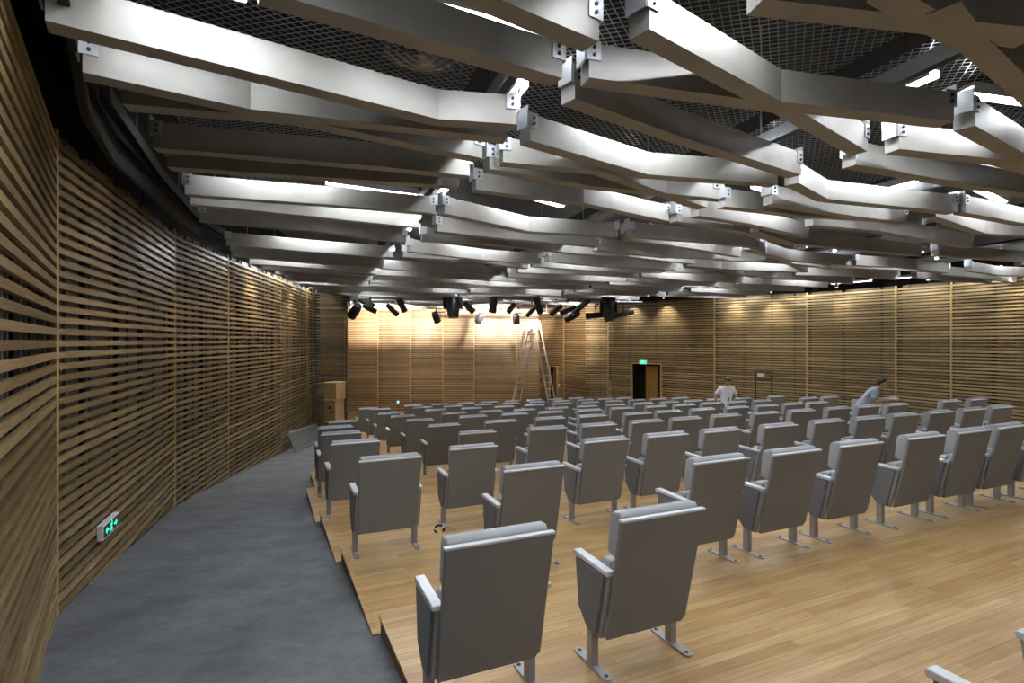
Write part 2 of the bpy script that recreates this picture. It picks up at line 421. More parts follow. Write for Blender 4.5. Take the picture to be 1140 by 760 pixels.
# ------------------------------------------------------------------ ceiling
ZB = CAMZ + 1.60; BH = .215; BT = .135
def pz(px, py, z=1.60):
    Y = z*F/(HZ-py); return Vector(((px-570)/F*Y, Y))
def wall_right_x(y):
    for i in range(len(RW)-1):
        (xa,ya),(xb,yb) = RW[i], RW[i+1]
        if yb <= y <= ya: return xa+(xb-xa)*(ya-y)/(ya-yb)
    return 15.9 if y < 4 else 4.6
def wall_left_x(y):
    for i in range(len(LW)-1):
        (xa,ya),(xb,yb) = LW[i], LW[i+1]
        if ya <= y <= yb: return xa+(xb-xa)*(y-ya)/(yb-ya)
    return LW[0][0] if y < 2.1 else (-5.9 - (y-19.5)*.31 if y > 19.5 else -7)
def railx(r, y):
    if r == 0:
        return wall_left_x(y)+.42
    return [0, .117-.348*(y-3.56), 2.8-.30*(y-4), 5.9-.27*(y-4), 9.2-.25*(y-4), 12.4-.225*(y-4), 15.4-.2*(y-4)][r]
BEAMS = []   # (bay, polyline of front bottom edge)
def tr(bay, *pts): BEAMS.append([bay, [pz(*p) for p in pts], True])
# first bay, beside the left wall
tr(0, (430,-62),(560,2),(667,46.5)); tr(0, (290,-12),(440,31.6),(626,86.5))
tr(0, (50,22.7),(488,132.7),(575,138.3)); tr(0, (91.7,78.3),(279,120),(565,152.5)); tr(0, (135,115),(324,131),(537,176))
tr(0, (170,164),(420,185),(523,195.5)); tr(0, (186,184),(330,194),(511,206)); tr(0, (205.6,215),(380,228),(485,237))
tr(0, (212,228),(330,240),(466,254)); tr(0, (222,246),(350,258),(452,270)); tr(0, (252,273),(350,281),(437,287))
# second bay
tr(1, (723,32.5),(870,113),(1062,135)); tr(1, (656,88),(880,119),(966,170)); tr(1, (640,110),(760,153),(892,195))
tr(1, (590.5,155.6),(722,193.5),(866,204)); tr(1, (560,180),(670,190),(788,231)); tr(1, (545,188),(660,207),(800,221))
tr(1, (530,212),(650,227),(745,247)); tr(1, (495,237),(589,257),(688,263)); tr(1, (487,257),(560,265),(667,274))
tr(1, (470,268),(560,273),(641,282)); tr(1, (457,279),(540,289),(602,293)); tr(1, (449,286),(530,291),(588,299))
# third bay and on
tr(2, (850,0),(1050,22),(1160,40)); tr(2, (1000,-14),(1105,47),(1170,112)); tr(2, (1070,0),(1087,23),(1180,32))
tr(2, (1085.6,140),(1200,205),(1300,215)); tr(2, (1001,166),(1120,178),(1230,214)); tr(2, (953,183),(1050,200),(1180,221))
tr(2, (889,203),(922,221),(1066,236)); tr(2, (860,226),(959,241),(1010,247)); tr(2, (808,229),(900,240),(972,243)); tr(2, (778,240),(835,249),(900,264)); tr(2, (754,246),(830,258),(887,272))
tr(2, (702,263),(770,268),(845,275)); tr(2, (699,266),(760,274),(825,285)); tr(2, (665,278),(740,286),(811,288))
tr(3, (1075,237),(1140,249),(1260,256)); tr(3, (1042,240),(1097,259),(1180,264)); tr(3, (905,250),(980,257),(1083,275)); tr(3, (845,257),(887,271),(1026,284))
tr(3, (852,282),(872,288),(900,303)); tr(3, (835,278),(880,290),(951,296)); tr(3, (767,298),(805,301),(843,309)); 
tr(4, (1045,284),(1140,291),(1220,296)); tr(4, (930,298),(990,300),(1050,304)); tr(4, (1049,306),(1090,309),(1134,315))
# the further beams keep the same weave
for bay, y0, y1, st in ((0, 10.9, 25.5, .95), (1, 12.6, 28.6, .95), (2, 10.2, 27.0, .95), (3, 11.0, 24.5, 1.0), (4, 11.8, 20.5, 1.1), (5, 9.0, 15.0, 1.2)):
    y = y0
    while y < y1:
        ya = y + random.uniform(-.2, .2); xa = railx(bay, ya)
        yb = ya + random.uniform(.95, 1.55); xb = railx(bay+1, yb)
        if bay == 0: ya -= .35; xa = railx(0, ya)
        xm = wall_right_x(yb)-.45
        if yb < 26.3: xb = min(xb, xm)
        if yb >= 26.3: xb = min(xb, 2.6)
        if xb - xa > .9 and max(ya, yb) < 29.5:
            t = random.uniform(.3, .7); j = random.choice((-1, 1))*random.uniform(.12, .30)
            d = Vector((xb-xa, yb-ya)); nn = Vector((-d.y, d.x)).normalized()
            BEAMS.append([bay, [Vector((xa,ya)), Vector((xa,ya))+d*t+nn*j, Vector((xb,yb))], False])
        y += st*random.uniform(.8, 1.2)
BAYN = ['first bay beside the left wall', 'second bay from the left', 'third bay from the left', 'fourth bay from the left', 'fifth bay from the left', 'bay beside the right wall']
bc = [0]*6
TRACED = [b for b in BEAMS if b[2]]
BEAMS.sort(key=lambda b: (b[0], b[1][-1].y))
for bay, pl, traced in BEAMS:
    bc[bay] += 1
    dz = random.uniform(-.012, .012) if traced else random.uniform(-.03, .03)
    z0 = ZB + dz; m = MB()
    # offset polyline for the far face
    ns = []
    for i in range(len(pl)):
        ds = []
        if i: ds.append((pl[i]-pl[i-1]).normalized())
        if i < len(pl)-1: ds.append((pl[i+1]-pl[i]).normalized())
        d = sum(ds, Vector((0,0))).normalized(); nn = Vector((-d.y, d.x))
        ns.append(nn/max(.6, nn.dot(Vector((-ds[0].y, ds[0].x)))))
    far = [p+n_*BT for p, n_ in zip(pl, ns)]
    n = len(pl); vv = []
    for a in (pl, far):
        for z in (z0, z0+BH): vv += [(p.x,p.y,z) for p in a]
    # near-bottom 0..n-1, near-top n.., far-bottom 2n.., far-top 3n..
    ff = []
    for i in range(n-1):
        ff += [(i,i+1,n+i+1,n+i), (2*n+i,3*n+i,3*n+i+1,2*n+i+1), (i,2*n+i,2*n+i+1,i+1), (n+i,n+i+1,3*n+i+1,3*n+i)]
    ff += [(0,n,3*n,2*n), (n-1,3*n-1,4*n-1,2*n-1)]
    m.add(vv, ff)
    root = m.build('ceiling_beam', 'beam')
    tag(root, 'bent grey metal ceiling beam, %s from the camera in the %s' % (ORD[bc[bay]], BAYN[bay]), 'ceiling beam', 'beams of the '+BAYN[bay])
    for e, i, jn in ((pl[0], 0, 1), (pl[-1], n-1, n-2)):
        d = (pl[jn]-pl[i]).normalized(); nn = Vector((-d.y, d.x)) * (1 if i == 0 else -1)
        m = MB()
        a = e - d*.02; b_ = e + d*.075
        for q in (0,):
            A, B_ = Vector((a.x,a.y)), Vector((b_.x,b_.y))
            o0 = -.008 if i == 0 else .008; o1 = 0
            m.seg(A, B_, o0, o1, z0+BH-.105, z0+BH+.012)
        # web of the bracket going up to the rail
        m.seg(e-d*.03, e-d*.018, 0, BT if i == 0 else -BT, z0+BH-.105, z0+BH+.06)
        br = m.build('end_bracket', 'galvanised', root)
        if traced and e.y < 8:
            for zz in (z0+BH-.03, z0+BH-.075):
                c = e + d*.03; off = nn*(-.008); c1 = c + off; c2 = c + nn*(-.02)
                m = MB(); m.cyl((c1.x,c1.y,zz), (c2.x,c2.y,zz), .011, .011, 6); m.build('bolt', 'bolt', br)

# suspension rails along the beam ends
for r in range(0, 6):
    y0 = 2.3; y1 = [19, 27.5, 29, 26, 21.5, 15.5][r]
    m = MB(); y = y0
    pts = []
    while y < y1:
        pts.append(Vector((railx(r, y), y))); y += 2.0
    pts.append(Vector((railx(r, y1), y1)))
    for i in range(len(pts)-1):
        m.seg(pts[i], pts[i+1], -.045, -.037, ZB+BH+.05, ZB+BH+.15); m.seg(pts[i], pts[i+1], .037, .045, ZB+BH+.05, ZB+BH+.15)
        m.seg(pts[i], pts[i+1], -.045, .045, ZB+BH+.15, ZB+BH+.16)
    o = m.build('suspension_rail', 'galvanised' if r else 'dark_steel')
    tag(o, ['steel hanging rail beside the left slatted wall', 'steel hanging rail, first right of the left wall bay', 'steel hanging rail between second and third beam bays',
            'steel hanging rail between third and fourth beam bays', 'steel hanging rail between fourth and fifth beam bays', 'steel hanging rail nearest the right wall'][r], 'rail', 'ceiling suspension rails')
    for i in range(0, len(pts)-1):
        p = (pts[i]+pts[i+1])/2
        m = MB(); m.cyl((p.x,p.y,ZB+BH+.16), (p.x,p.y,5.1), .008, .008, 6); m.build('hanger_rod', 'galvanised', o)

m = MB(); y = 2.2; prev = None
while y < 9.3:
    p = Vector((wall_left_x(y)+.30, y))
    if prev: m.seg(prev, p, 0, .05, CAMZ+1.70, 5.1)
    prev = p; y += 1.0
struct(m.build('ceiling_light_blocker', 'shell'))  # added black screen that keeps tube light off the upper left wall
# diamond wire mesh above the beams (one sheet per bay)
ZM = CAMZ + 2.13; S = .086
for bay in range(0, 6):
    m = MB()
    y0 = 1.6; y1 = [22.0, 27, 29, 25, 20, 14][bay]
    def inside_clip(p, d):       # clip an infinite diagonal against the bay's quad
        q = [Vector((railx(bay, y0)+.14, y0)), Vector((railx(bay, y1)+.14, y1)), Vector((railx(bay+1, y1)-.14, y1)), Vector((railx(bay+1, y0)-.14, y0))]
        if bay == 0: q = [Vector((-2.35, y0)), Vector((-7.2, y1)), Vector((railx(1, y1)-.14, y1)), Vector((railx(1, y0)-.14, y0))]
        t0, t1 = -1e9, 1e9
        for i in range(4):
            a, b = q[i], q[(i+1)%4]; e = b-a; nn = Vector((e.y, -e.x))   # inside = right of a->b
            den = nn.dot(d); num = nn.dot(a-p)
            if abs(den) < 1e-9:
                if nn.dot(p-a) < 0: return None
            elif den > 0: t0 = max(t0, num/den)
            else: t1 = min(t1, num/den)
        return (t0, t1) if t1-t0 > .03 else None
    for ang, zz in ((TH+.68, ZM), (TH-.68, ZM+.004)):
        d = Vector((math.cos(ang), math.sin(ang))); nn = Vector((-d.y, d.x))
        step = S*.64
        for i in range(-700, 700):
            p = nn*(i*step)
            c = inside_clip(p, d)
            if not c: continue
            a = p+d*c[0]; b = p+d*c[1]
            m.seg(a, b, -.0019, .0019, zz, zz+.004)
    if m.v:
        o = m.build('ceiling_mesh', 'wire'); struct(o)

# fluorescent tube lights
TUBES = []
for r in range(1, 6):
    y = 8.4 + .5*r
    y1 = [0, 25, 27, 24, 19.5, 14.5][r]
    while y < y1:
        TUBES.append((r, Vector((railx(r, y)+.21, y)), Vector((railx(r, y+1.15)+.21, y+1.15)))); y += random.choice((2.0, 2.6, 3.2))
for r, x, y in ((1, .08, 4.3), (2, 3.20, 4.15), (2, 2.62, 5.5), (3, 5.25, 6.4), (1, -.66, 6.6)):
    TUBES.append((r, Vector((x, y)), Vector((x-.36*1.05, y+1.05))))
def before(bay, i, t, off=.22, L=1.2):      # crosswise, on the camera side of a beam
    bl = [b for b in TRACED if b[0] == bay][i][1]
    tot = sum((bl[j+1]-bl[j]).length for j in range(len(bl)-1)); x = tot*t; j = 0
    while j < len(bl)-2 and x > (bl[j+1]-bl[j]).length: x -= (bl[j+1]-bl[j]).length; j += 1
    d = (bl[j+1]-bl[j]).normalized(); c = bl[j]+d*x + Vector((d.y, -d.x))*off
    TUBES.append((6, c-d*L/2, c+d*L/2))
for a in ((0,7,.35),(0,8,.75),(0,10,.5),(1,0,.12),(1,2,.72),(1,3,.45),(1,4,.12),(1,7,.5),(1,10,.5),
          (2,6,.5),(2,4,.3),(2,7,.6),(2,9,.5),(2,12,.5),(3,0,.4),(3,1,.4),(3,4,.5),(4,0,.5),(4,1,.5),(1,6,.85)): before(*a)
def upos(px, py, L, ang, z=2.03):
    p = pz(px, py, z); d = Vector((math.cos(ang), math.sin(ang))); return p, p+d*L
TUBES.append((6, *upos(452, -7, 1.05, TH)))
TUBES.append((6, *upos(1030, 173, 1.2, TH)))
TUBES.append((6, *upos(820, 119, 1.0, TH)))
TUBES += [(6, Vector((-2.25, 2.86)), Vector((-1.55, 3.2))), (6, Vector((-1.9, 2.55)), Vector((-.95, 2.98))), (6, Vector((-2.0, 2.22)), Vector((-.95, 2.72))), (6, Vector((-.95, 2.86)), Vector((-.1, 3.12))), (6, Vector((-2.1, 1.5)), Vector((-1.0, 2.0)))]  # tubes added above the frame to brighten the nearest beam faces
for y in (12.4, 14.2, 16.0, 17.8):
    TUBES.append((7, Vector((wall_left_x(y)+.24, y)), Vector((wall_left_x(y+1.1)+.24, y+1.1))))  # added tubes that brighten the far left wall
for y in (10.4, 14.6, 16.2, 17.8, 19.4, 20.8, 22.4):
    TUBES.append((8, Vector((wall_right_x(y)-.42, y)), Vector((wall_right_x(y-1.1)-.42, y-1.1))))  # added tubes that lift the brightness of the right wall
for x, y in ((-2.0, -2.6), (1.0, -2.4), (4.0, -2.0), (7.5, -1.6), (-1.2, -.4), (2.2, .2), (5.4, .6), (9.0, 1.0), (12.5, 1.5), (12.0, 5.0), (7.2, 3.0), (12.0, -1.5), (12.2, 9.6), (11.6, 13.0), (10.4, 7.6), (13.2, 7.0)):
    d = Vector((CT, ST)); TUBES.append((6, Vector((x,y)), Vector((x,y))+d*1.2))  # tubes added behind the camera and at right to brighten chairs and wall
for bi, bl in enumerate([b for b in BEAMS if not b[2]]):
    if bi % 2 == 1:
        p, q = (bl[1][0], bl[1][1]) if bi % 4 == 1 else (bl[1][1], bl[1][2])
        d = (q-p).normalized(); c = (p+q)/2 + Vector((d.y, -d.x))*.22; L = min(1.2, (q-p).length*.9)
        TUBES.append((6, c-d*L/2, c+d*L/2))
def near_tube(a, b):
    A = [a[1].lerp(a[2], i/6) for i in range(7)]; B = [b[1].lerp(b[2], i/6) for i in range(7)]
    return min((x-y).length for x in A for y in B) < .26
keep = []
for t in TUBES:
    if not any(near_tube(t, k) for k in keep): keep.append(t)
TUBES = keep
TUBES.sort(key=lambda t: (t[0], t[1].y))
tc_ = {}
for r, p, q in TUBES:
    c = (p+q)/2
    if r == 6: r = 20 if c.y < 2.2 else 10 + sum(1 for j in range(1, 6) if c.x > railx(j, c.y))
    tc_[r] = tc_.get(r, 0) + 1; nth = ORD[tc_[r]]
    m = MB(); m.seg(p, q, -.05, .05, CAMZ+2.055, CAMZ+2.085); m.seg(p, q, -.062, -.05, CAMZ+2.0, CAMZ+2.085); m.seg(p, q, .05, .062, CAMZ+2.0, CAMZ+2.085)
    o = m.build('fluorescent_light', 'tray')
    lab = ('tube light along the %s hanging rail from the left wall, %s from the camera' % (ORD[r], nth) if r < 6 else
           'added tube light running along the top of the left slatted wall, %s from the camera' % nth if r == 7 else
           'added tube light running along the top of the right slatted wall, %s from the camera' % nth if r == 8 else
           'added fill tube light overhead behind the photographer, %s of those from the back' % nth if r == 20 else
           'crosswise tube light above beam bay %s from the left, %s one from the camera' % (['one','two','three','four','five','six'][r-10], nth))
    tag(o, lab, 'ceiling light', 'fluorescent lights above the beams')
    m = MB(); m.cyl((p.x,p.y,CAMZ+2.03), (q.x,q.y,CAMZ+2.03), .019, .019, 8); m.build('tube', 'tube', o)
    for t in (.2, .8):
        c = p.lerp(q, t); m = MB(); m.cyl((c.x,c.y,CAMZ+2.085), (c.x,c.y,5.1), .004, .004, 5); m.build('hanger_rod', 'dark_steel', o)

# round ceiling diffuser seen through the mesh
c = pz(470, 68, 2.22)
o = empty('air_diffuser', (c.x, c.y, CAMZ+2.25)); tag(o, 'round chrome air diffuser of concentric rings behind the wire mesh', 'vent')
for i, (r0, r1) in enumerate(((.30,.235),(.215,.165),(.145,.10),(.08,.03))):
    m = MB(); n = 36; vv = []
    for r, z in ((r0, 0), (r1, .05), (r1, .058), (r0, .008)): vv += [(r*math.cos(2*PI*k/n), r*math.sin(2*PI*k/n), z) for k in range(n)]
    m.add(vv, [(a*n+k, a*n+(k+1)%n, ((a+1)%4)*n+(k+1)%n, ((a+1)%4)*n+k) for a in range(4) for k in range(n)])
    m.build('ring', 'chrome', o, smooth=True)
m = MB(); m.cyl((0,0,.06), (0,0,.5), .32, .32, 24); m.build('duct', 'dark_steel', o)

# ------------------------------------------------------------------ stage lights
def lighting_bar(p, q, lab):
    m = MB(); m.cyl(p, q, .03, .03, 10); o = tag(m.build('lighting_bar', 'galvanised'), lab, 'lighting bar')
    for t in (.22, .50, .80):
        c = Vector(p).lerp(Vector(q), t); m = MB(); m.cyl(c, (c.x, c.y, 5.1), .012, .012, 6); m.build('hanger_rod', 'galvanised', o)
def at(px, py, Y): return Vector(((px-570)/F*Y, Y, CAMZ+(HZ-py)/F*Y))
lighting_bar(at(482,347.5,24.5), at(640,348.5,24.5), 'pale lighting bar across the stage above the tall ladder')
lighting_bar(at(388,334,21), at(560,334,21), 'lighting bar carrying the black spotlights left of the ladder')
lighting_bar(at(588,335,21), at(715,336,21), 'lighting bar carrying the black spotlights right of the ladder')
def spotlight(c, d, L, R, lab, mate='black_plastic', hang=.25):
    o = empty('stage_spotlight', c); tag(o, lab, 'spotlight', 'stage spotlights'); d = Vector(d).normalized()
    m = MB(); m.cyl(-d*L*.5, d*L*.12, R*.82, R, 14); m.cyl(d*L*.12, d*L*.5, R*.9, R*.98, 14); m.cyl(-d*L*.58, -d*L*.5, R*.5, R*.8, 14)
    m.build('can', mate, o)
    m = MB(); m.cyl(d*L*.5, d*L*.505, R*.85, R*.85, 14); m.build('lens', 'lens' if mate != 'black_plastic' else 'dark_steel', o)
    s = Vector((-d.y, d.x, 0)); s = s.normalized() if s.length > .05 else Vector((1,0,0))
    m = MB(); up = Vector((0,0,hang))
    for k in (-1, 1): m.bar(s*k*(R+.02), s*k*(R+.02)+up*.8, .02, .04)
    m.bar(s*-(R+.03)+up*.8, s*(R+.03)+up*.8, .04, .02)
    m.build('yoke', mate if mate == 'black_plastic' else 'dark_steel', o)
    m = MB(); m.box(-.03,.03,-.04,.04,hang*.8,hang*1.25); m.build('mount_clamp', 'dark_steel', o)
    return o
def moving_head(c, lab, d=(.1,-.2,-1), sc=1.):
    o = empty('moving_head_light', c); tag(o, lab, 'moving head light'); m = MB()
    m.box(-.24*sc,.24*sc,-.2*sc,.2*sc,.30*sc,.46*sc); m.build('base', 'black_plastic', o, .02)
    for k in (-1,1):
        m = MB(); m.box(k*.27*sc-.05*sc, k*.27*sc+.05*sc, -.1*sc,.1*sc,-.1*sc,.32*sc); m.build('arm', 'black_plastic', o, .02)
    d = Vector(d).normalized(); m = MB()
    pr = [(-.30,.12),(-.24,.20),(-.05,.235),(.1,.225),(.3,.19),(.42,.16)]
    n = 16; a = d.cross(Vector((0,1,0))).normalized(); b = a.cross(d); vv = []
    for t, r in pr: vv += [d*t*sc + (a*math.cos(2*PI*k/n)+b*math.sin(2*PI*k/n))*r*sc for k in range(n)]
    m.add(vv, [tuple(range(n)), tuple(range((len(pr)-1)*n, len(pr)*n))]+[(i*n+k, i*n+(k+1)%n, (i+1)*n+(k+1)%n, (i+1)*n+k) for i in range(len(pr)-1) for k in range(n)])
    m.build('head', 'black_plastic', o, smooth=True)
    m = MB(); m.cyl(d*.42*sc, d*.425*sc, .14*sc, .14*sc, 16); m.build('lens', 'chrome', o)
    m = MB(); m.box(-.06,.06,-.05,.05,.46*sc,.48*sc); m.build('mount_clamp', 'dark_steel', o)
SP = [ # px, py, Y, direction, length, radius, label
 (395,346,21.0,(-.55,.5,-.55),.62,.19,'large black spotlight, leftmost under the bar, near the left wall'),
 (408,337,21.0,(.75,.3,-.45),.62,.12,'black spotlight tilted right at the left end of the bar'),
 (412,343.5,20.2,(.7,.3,-.35),.50,.11,'small black spotlight tucked below the leftmost tilted one'),
 (437,345,21.2,(.55,.5,-.6),.55,.11,'black spotlight above the looping cable shadow, left part of bar'),
 (447,339,21.0,(.3,.4,-.8),.60,.13,'black spotlight pointing down right, left of the big moving head'),
 (522,342,21.4,(.5,.5,-.5),.50,.13,'small black spotlight just right of the big moving head'),
 (549,338.5,21.0,(-.1,.3,-1),.66,.16,'black spotlight hanging straight down, middle of the stage bar'),
 (569,343,21.6,(-.4,.6,-.6),.45,.11,'small black spotlight just left of the ladder top'),
 (592,346,22.1,(-.6,.5,-.6),.60,.10,'black spotlight tilted left just above the ladder top'),
 (599.5,340,21.0,(.25,.4,-.8),.62,.14,'black spotlight pointing down right above the ladder top'),
 (619,345,21.4,(-.7,.5,-.6),.55,.12,'black spotlight tilted left, first right of the ladder top'),
 (632,345,20.5,(-.8,.4,-.35),.60,.12,'black spotlight lying flat, second right of the ladder top'),
 (647,341,21.0,(-.75,.3,-.6),.75,.12,'long black spotlight tilted left, third right of the ladder top'),
 (637,352,21.9,(-.7,.5,-.4),.60,.15,'low black spotlight with a pale rim near the wing wall'),
 (663,351,21.5,(-.9,.3,-.05),.75,.13,'long black spotlight lying level left of the right moving head'),
 (694,349.5,21.2,(-.9,.3,-.2),.72,.11,'rightmost black spotlight lying almost level on the bar'),
]
for px, py, Y, d, L, R, lab in SP: spotlight(at(px,py,Y), d, L, R, lab, hang=.34)
for px, py, lab, d in ((485.5,353,'greyish spotlight below the pale bar, left of the big moving head',(.2,.7,-.8)), (534,354,'greyish spotlight below the pale bar, right of the big moving head',(-.4,.6,-.7)), (574.5,354.5,'greyish round spotlight below the pale bar beside the ladder',(.1,.7,-.8))):
    spotlight(at(px,py,24.4), d, .46, .17, lab, 'dark_steel', .30)
moving_head(at(504,340,20.5), 'big black moving head light hanging left of the middle', sc=1.12)
moving_head(at(677,345,20.8), 'big black moving head light hanging near the right wing', d=(.1,-.1,-1), sc=1.05)

def spot(loc, tgt, power, ang, col, blend=.5, r=.06):
    l = bpy.data.lights.new('stage_lamp', 'SPOT'); l.energy = power; l.spot_size = math.radians(ang); l.spot_blend = blend; l.color = col; l.shadow_soft_size = r
    o = bpy.data.objects.new('stage_lamp', l); C.objects.link(o); o.location = loc
    o.rotation_euler = (Vector(tgt)-Vector(loc)).to_track_quat('-Z', 'Y').to_euler()
WARM = (1., .87, .74)
for px, tx, tz, pw in ((408, 402, 357, 8500), (437, 428, 357, 8500), (447, 460, 357, 8500), (522, 490, 357, 8500), (549, 525, 357, 8500), (569, 555, 357, 8500), (599, 590, 357, 8500)):
    a = at(px, 345, 21.9); t = at(tx, tz, 30); spot(a, t, pw, 24, WARM, 1.)
for px, tx, tz, pw in ((420, 430, 395, 900), (560, 530, 395, 900), (640, 625, 372, 2600)):
    a = at(px, 344, 21.9); t = at(tx, tz, 30); spot(a, t, pw, 60, WARM, 1.)

# ladder on the stage
o = empty('step_ladder', (0,0,0)); tag(o, 'tall aluminium A-frame ladder standing before the stage wall', 'ladder')
top = at(595.5, 357, 25.6); zf = -1.79
for s, pxb in ((-1, 569.5), (1, 619.0)):
    bot = Vector(((pxb-570)/F*25.6, 25.6, zf)); wd = Vector((.17, .16, 0))
    m = MB()
    t0 = top + Vector((s*.06, 0, 0))
    for k in (-1, 1):
        m.bar(bot+wd*k*1.15, t0+wd*k*.72, .075, .04)
    m.build('side_rail', 'alu', o)
    for i in range(1, 15):
        t = i/15; c = bot.lerp(t0, t); w = wd*(1.15+(.72-1.15)*t)
        m = MB(); m.bar(c-w, c+w, .03, .03); m.build('rung', 'alu', o)
m = MB(); m.bar(top+Vector((-.1,.0,.0)), top+Vector((.1,.0,0)), .26, .04); m.build('top_hinge', 'alu', o)

# ------------------------------------------------------------------ small things
# stacked wooden crates by the left wall
cx, cy = (371.5-570)/F*17.9, 17.9; zb = ramp_z(cx, cy)
rz = math.radians(-14)
hts = [.72, .70, .56]; z = zb
for i, (h, dx, w) in enumerate(zip(hts, (0, 0, .03), (.44, .44, .46))):
    o = empty('wooden_crate', (cx+dx, cy, z), rz)
    tag(o, ['bottom wooden crate of the stack near the left wall end','middle wooden crate with an oval handle hole, in the stack','topmost wooden crate of the stack, slightly overhanging to the right'][i], 'crate', 'stacked wooden crates')
    m = MB(); wl = .20; m.box(-wl, wl, -.24, .24, .015, h-.025); m.build('body', 'crate_side', o, .006)
    m = MB(); m.box(wl+.001, wl+.03+dx, -.245, .245, .0, h-.012); m.build('end_panel', 'crate_lit', o, .006)
    m = MB(); m.box(-wl-.01, wl+.03, -.25, .25, h-.024, h-.001); m.build('lid', 'crate_lit', o, .004)
    if i == 1:
        m = MB(); m.cyl((.02,-.249,h*.62), (.02,-.238,h*.62), .055, .055, 14); m.cyl((.07,-.249,h*.42), (.07,-.238,h*.42), .05, .05, 14); m.build('handle_hole', 'void', o)
    z += h
# grey ribbed rack leaning on the left wall
A = Vector((-6.16, 15.6)); B = Vector((-6.56, 18.9)); dAB = (B-A).normalized(); nAB = Vector((-dAB.y, dAB.x))
o = empty('ribbed_rack', (A.x, A.y, ramp_z(*A))); tag(o, 'grey ribbed metal rack leaning against the left slatted wall', 'rack')
def rk(t, h):
    p = A + (B-A)*t + nAB*(h*.35); return Vector((p.x-A.x, p.y-A.y, ramp_z(*(A+(B-A)*t))-ramp_z(*A)+.03+h*.93))
m = MB()
for h in (0, .55): m.bar(rk(0,h), rk(1,h), .05, .05)
for t in (0, 1): m.bar(rk(t,0), rk(t,.55), .05, .05)
m.build('frame', 'rack_grey', o)
for i in range(1, 15):
    m = MB(); m.bar(rk(i/15,0), rk(i/15,.55), .075, .025); m.build('rib', 'rack_grey', o)
# thin metal stand before the right wall
c = Vector(((850-570)/F*20.6, 20.6)); zg = ramp_z(*c); o = empty('metal_stand', (c.x, c.y, zg)); tag(o, 'thin dark metal stand with a pale plate before right wall', 'stand')
d = Vector((.63, -.78)); hh = CAMZ + (HZ-414)/F*20.6 - zg
m = MB()
for k in (-.30, .30): m.bar((d.x*k, d.y*k, 0), (d.x*k, d.y*k, hh), .035, .035)
for zz in (hh, hh-.28, .25): m.bar((-d.x*.3,-d.y*.3,zz), (d.x*.3,d.y*.3,zz), .03, .03)
for k in (-.30, .30): m.bar((d.x*k+.2, d.y*k+.16, .02), (d.x*k-.2, d.y*k-.16, .02), .035, .035)
m.build('frame', 'dark_steel', o)
m = MB(); m.bar((-d.x*.22-.03,-d.y*.22-.03,hh-.12), (d.x*.05-.03,d.y*.05-.03,hh-.12), .02, .15); m.build('plate', 'white_plastic', o)
# cable loop on the platform
c = Vector(((489-570)/F*6.62, 6.62)); zz = plat_z(plat_k(to_uv(*c)[1]))
o = empty('cable_loop', (c.x, c.y, zz)); tag(o, 'small loop of black and white cable on the parquet by a chair foot', 'cable')
m = MB(); n = 14; prev = None
for i in range(n+1):
    t = 2*PI*i/n; p = Vector((.055*math.cos(t), .012*i/n, .06+.052*math.sin(t)))
    if prev: m.cyl(prev, p, .014, .014, 6, 1 if i % 5 == 2 else 0)
    prev = p
m.build('loop', ['rubber', 'white_plastic'], o)
m = MB(); m.cyl((.02,0,.016), (.17,.09,.016), .011, .011, 6); m.cyl((.17,.09,.016), (.23,.02,.03), .011, .011, 6); m.build('tail', 'rubber', o)
# socket on the stage wing, small lamp at the stage wall
c = Vector(WG[0]) + dg*2.0 - Vector((-dg.y, dg.x))*.02
m = MB(); m.seg(c-dg*.06, c+dg*.06, 0, .03, -.32, -.16); tag(m.build('wall_socket', 'white_plastic'), 'small white socket on the stage wing beside the doorway', 'socket')
c = at(443, 447, 29.5); m = MB(); m.cyl((c.x,c.y,-1.79), (c.x,c.y,c.z-.06), .012, .012, 6); o = empty('floor_lamp', (c.x,c.y,-1.79)); tag(o, 'tiny white lamp on a pole at the foot of the stage wall', 'lamp')
m2 = MB(); m2.cyl((0,0,0), (0,0,c.z+1.79-.05), .014, .014, 6); m2.cyl((0,0,0), (0,0,.02), .12, .12, 14); m2.build('pole', 'dark_steel', o)
m2 = MB(); m2.cyl((0,0,c.z+1.74-.05), (0,0,c.z+1.84), .05, .07, 12); m2.build('lamp_head', 'sign_pale', o)

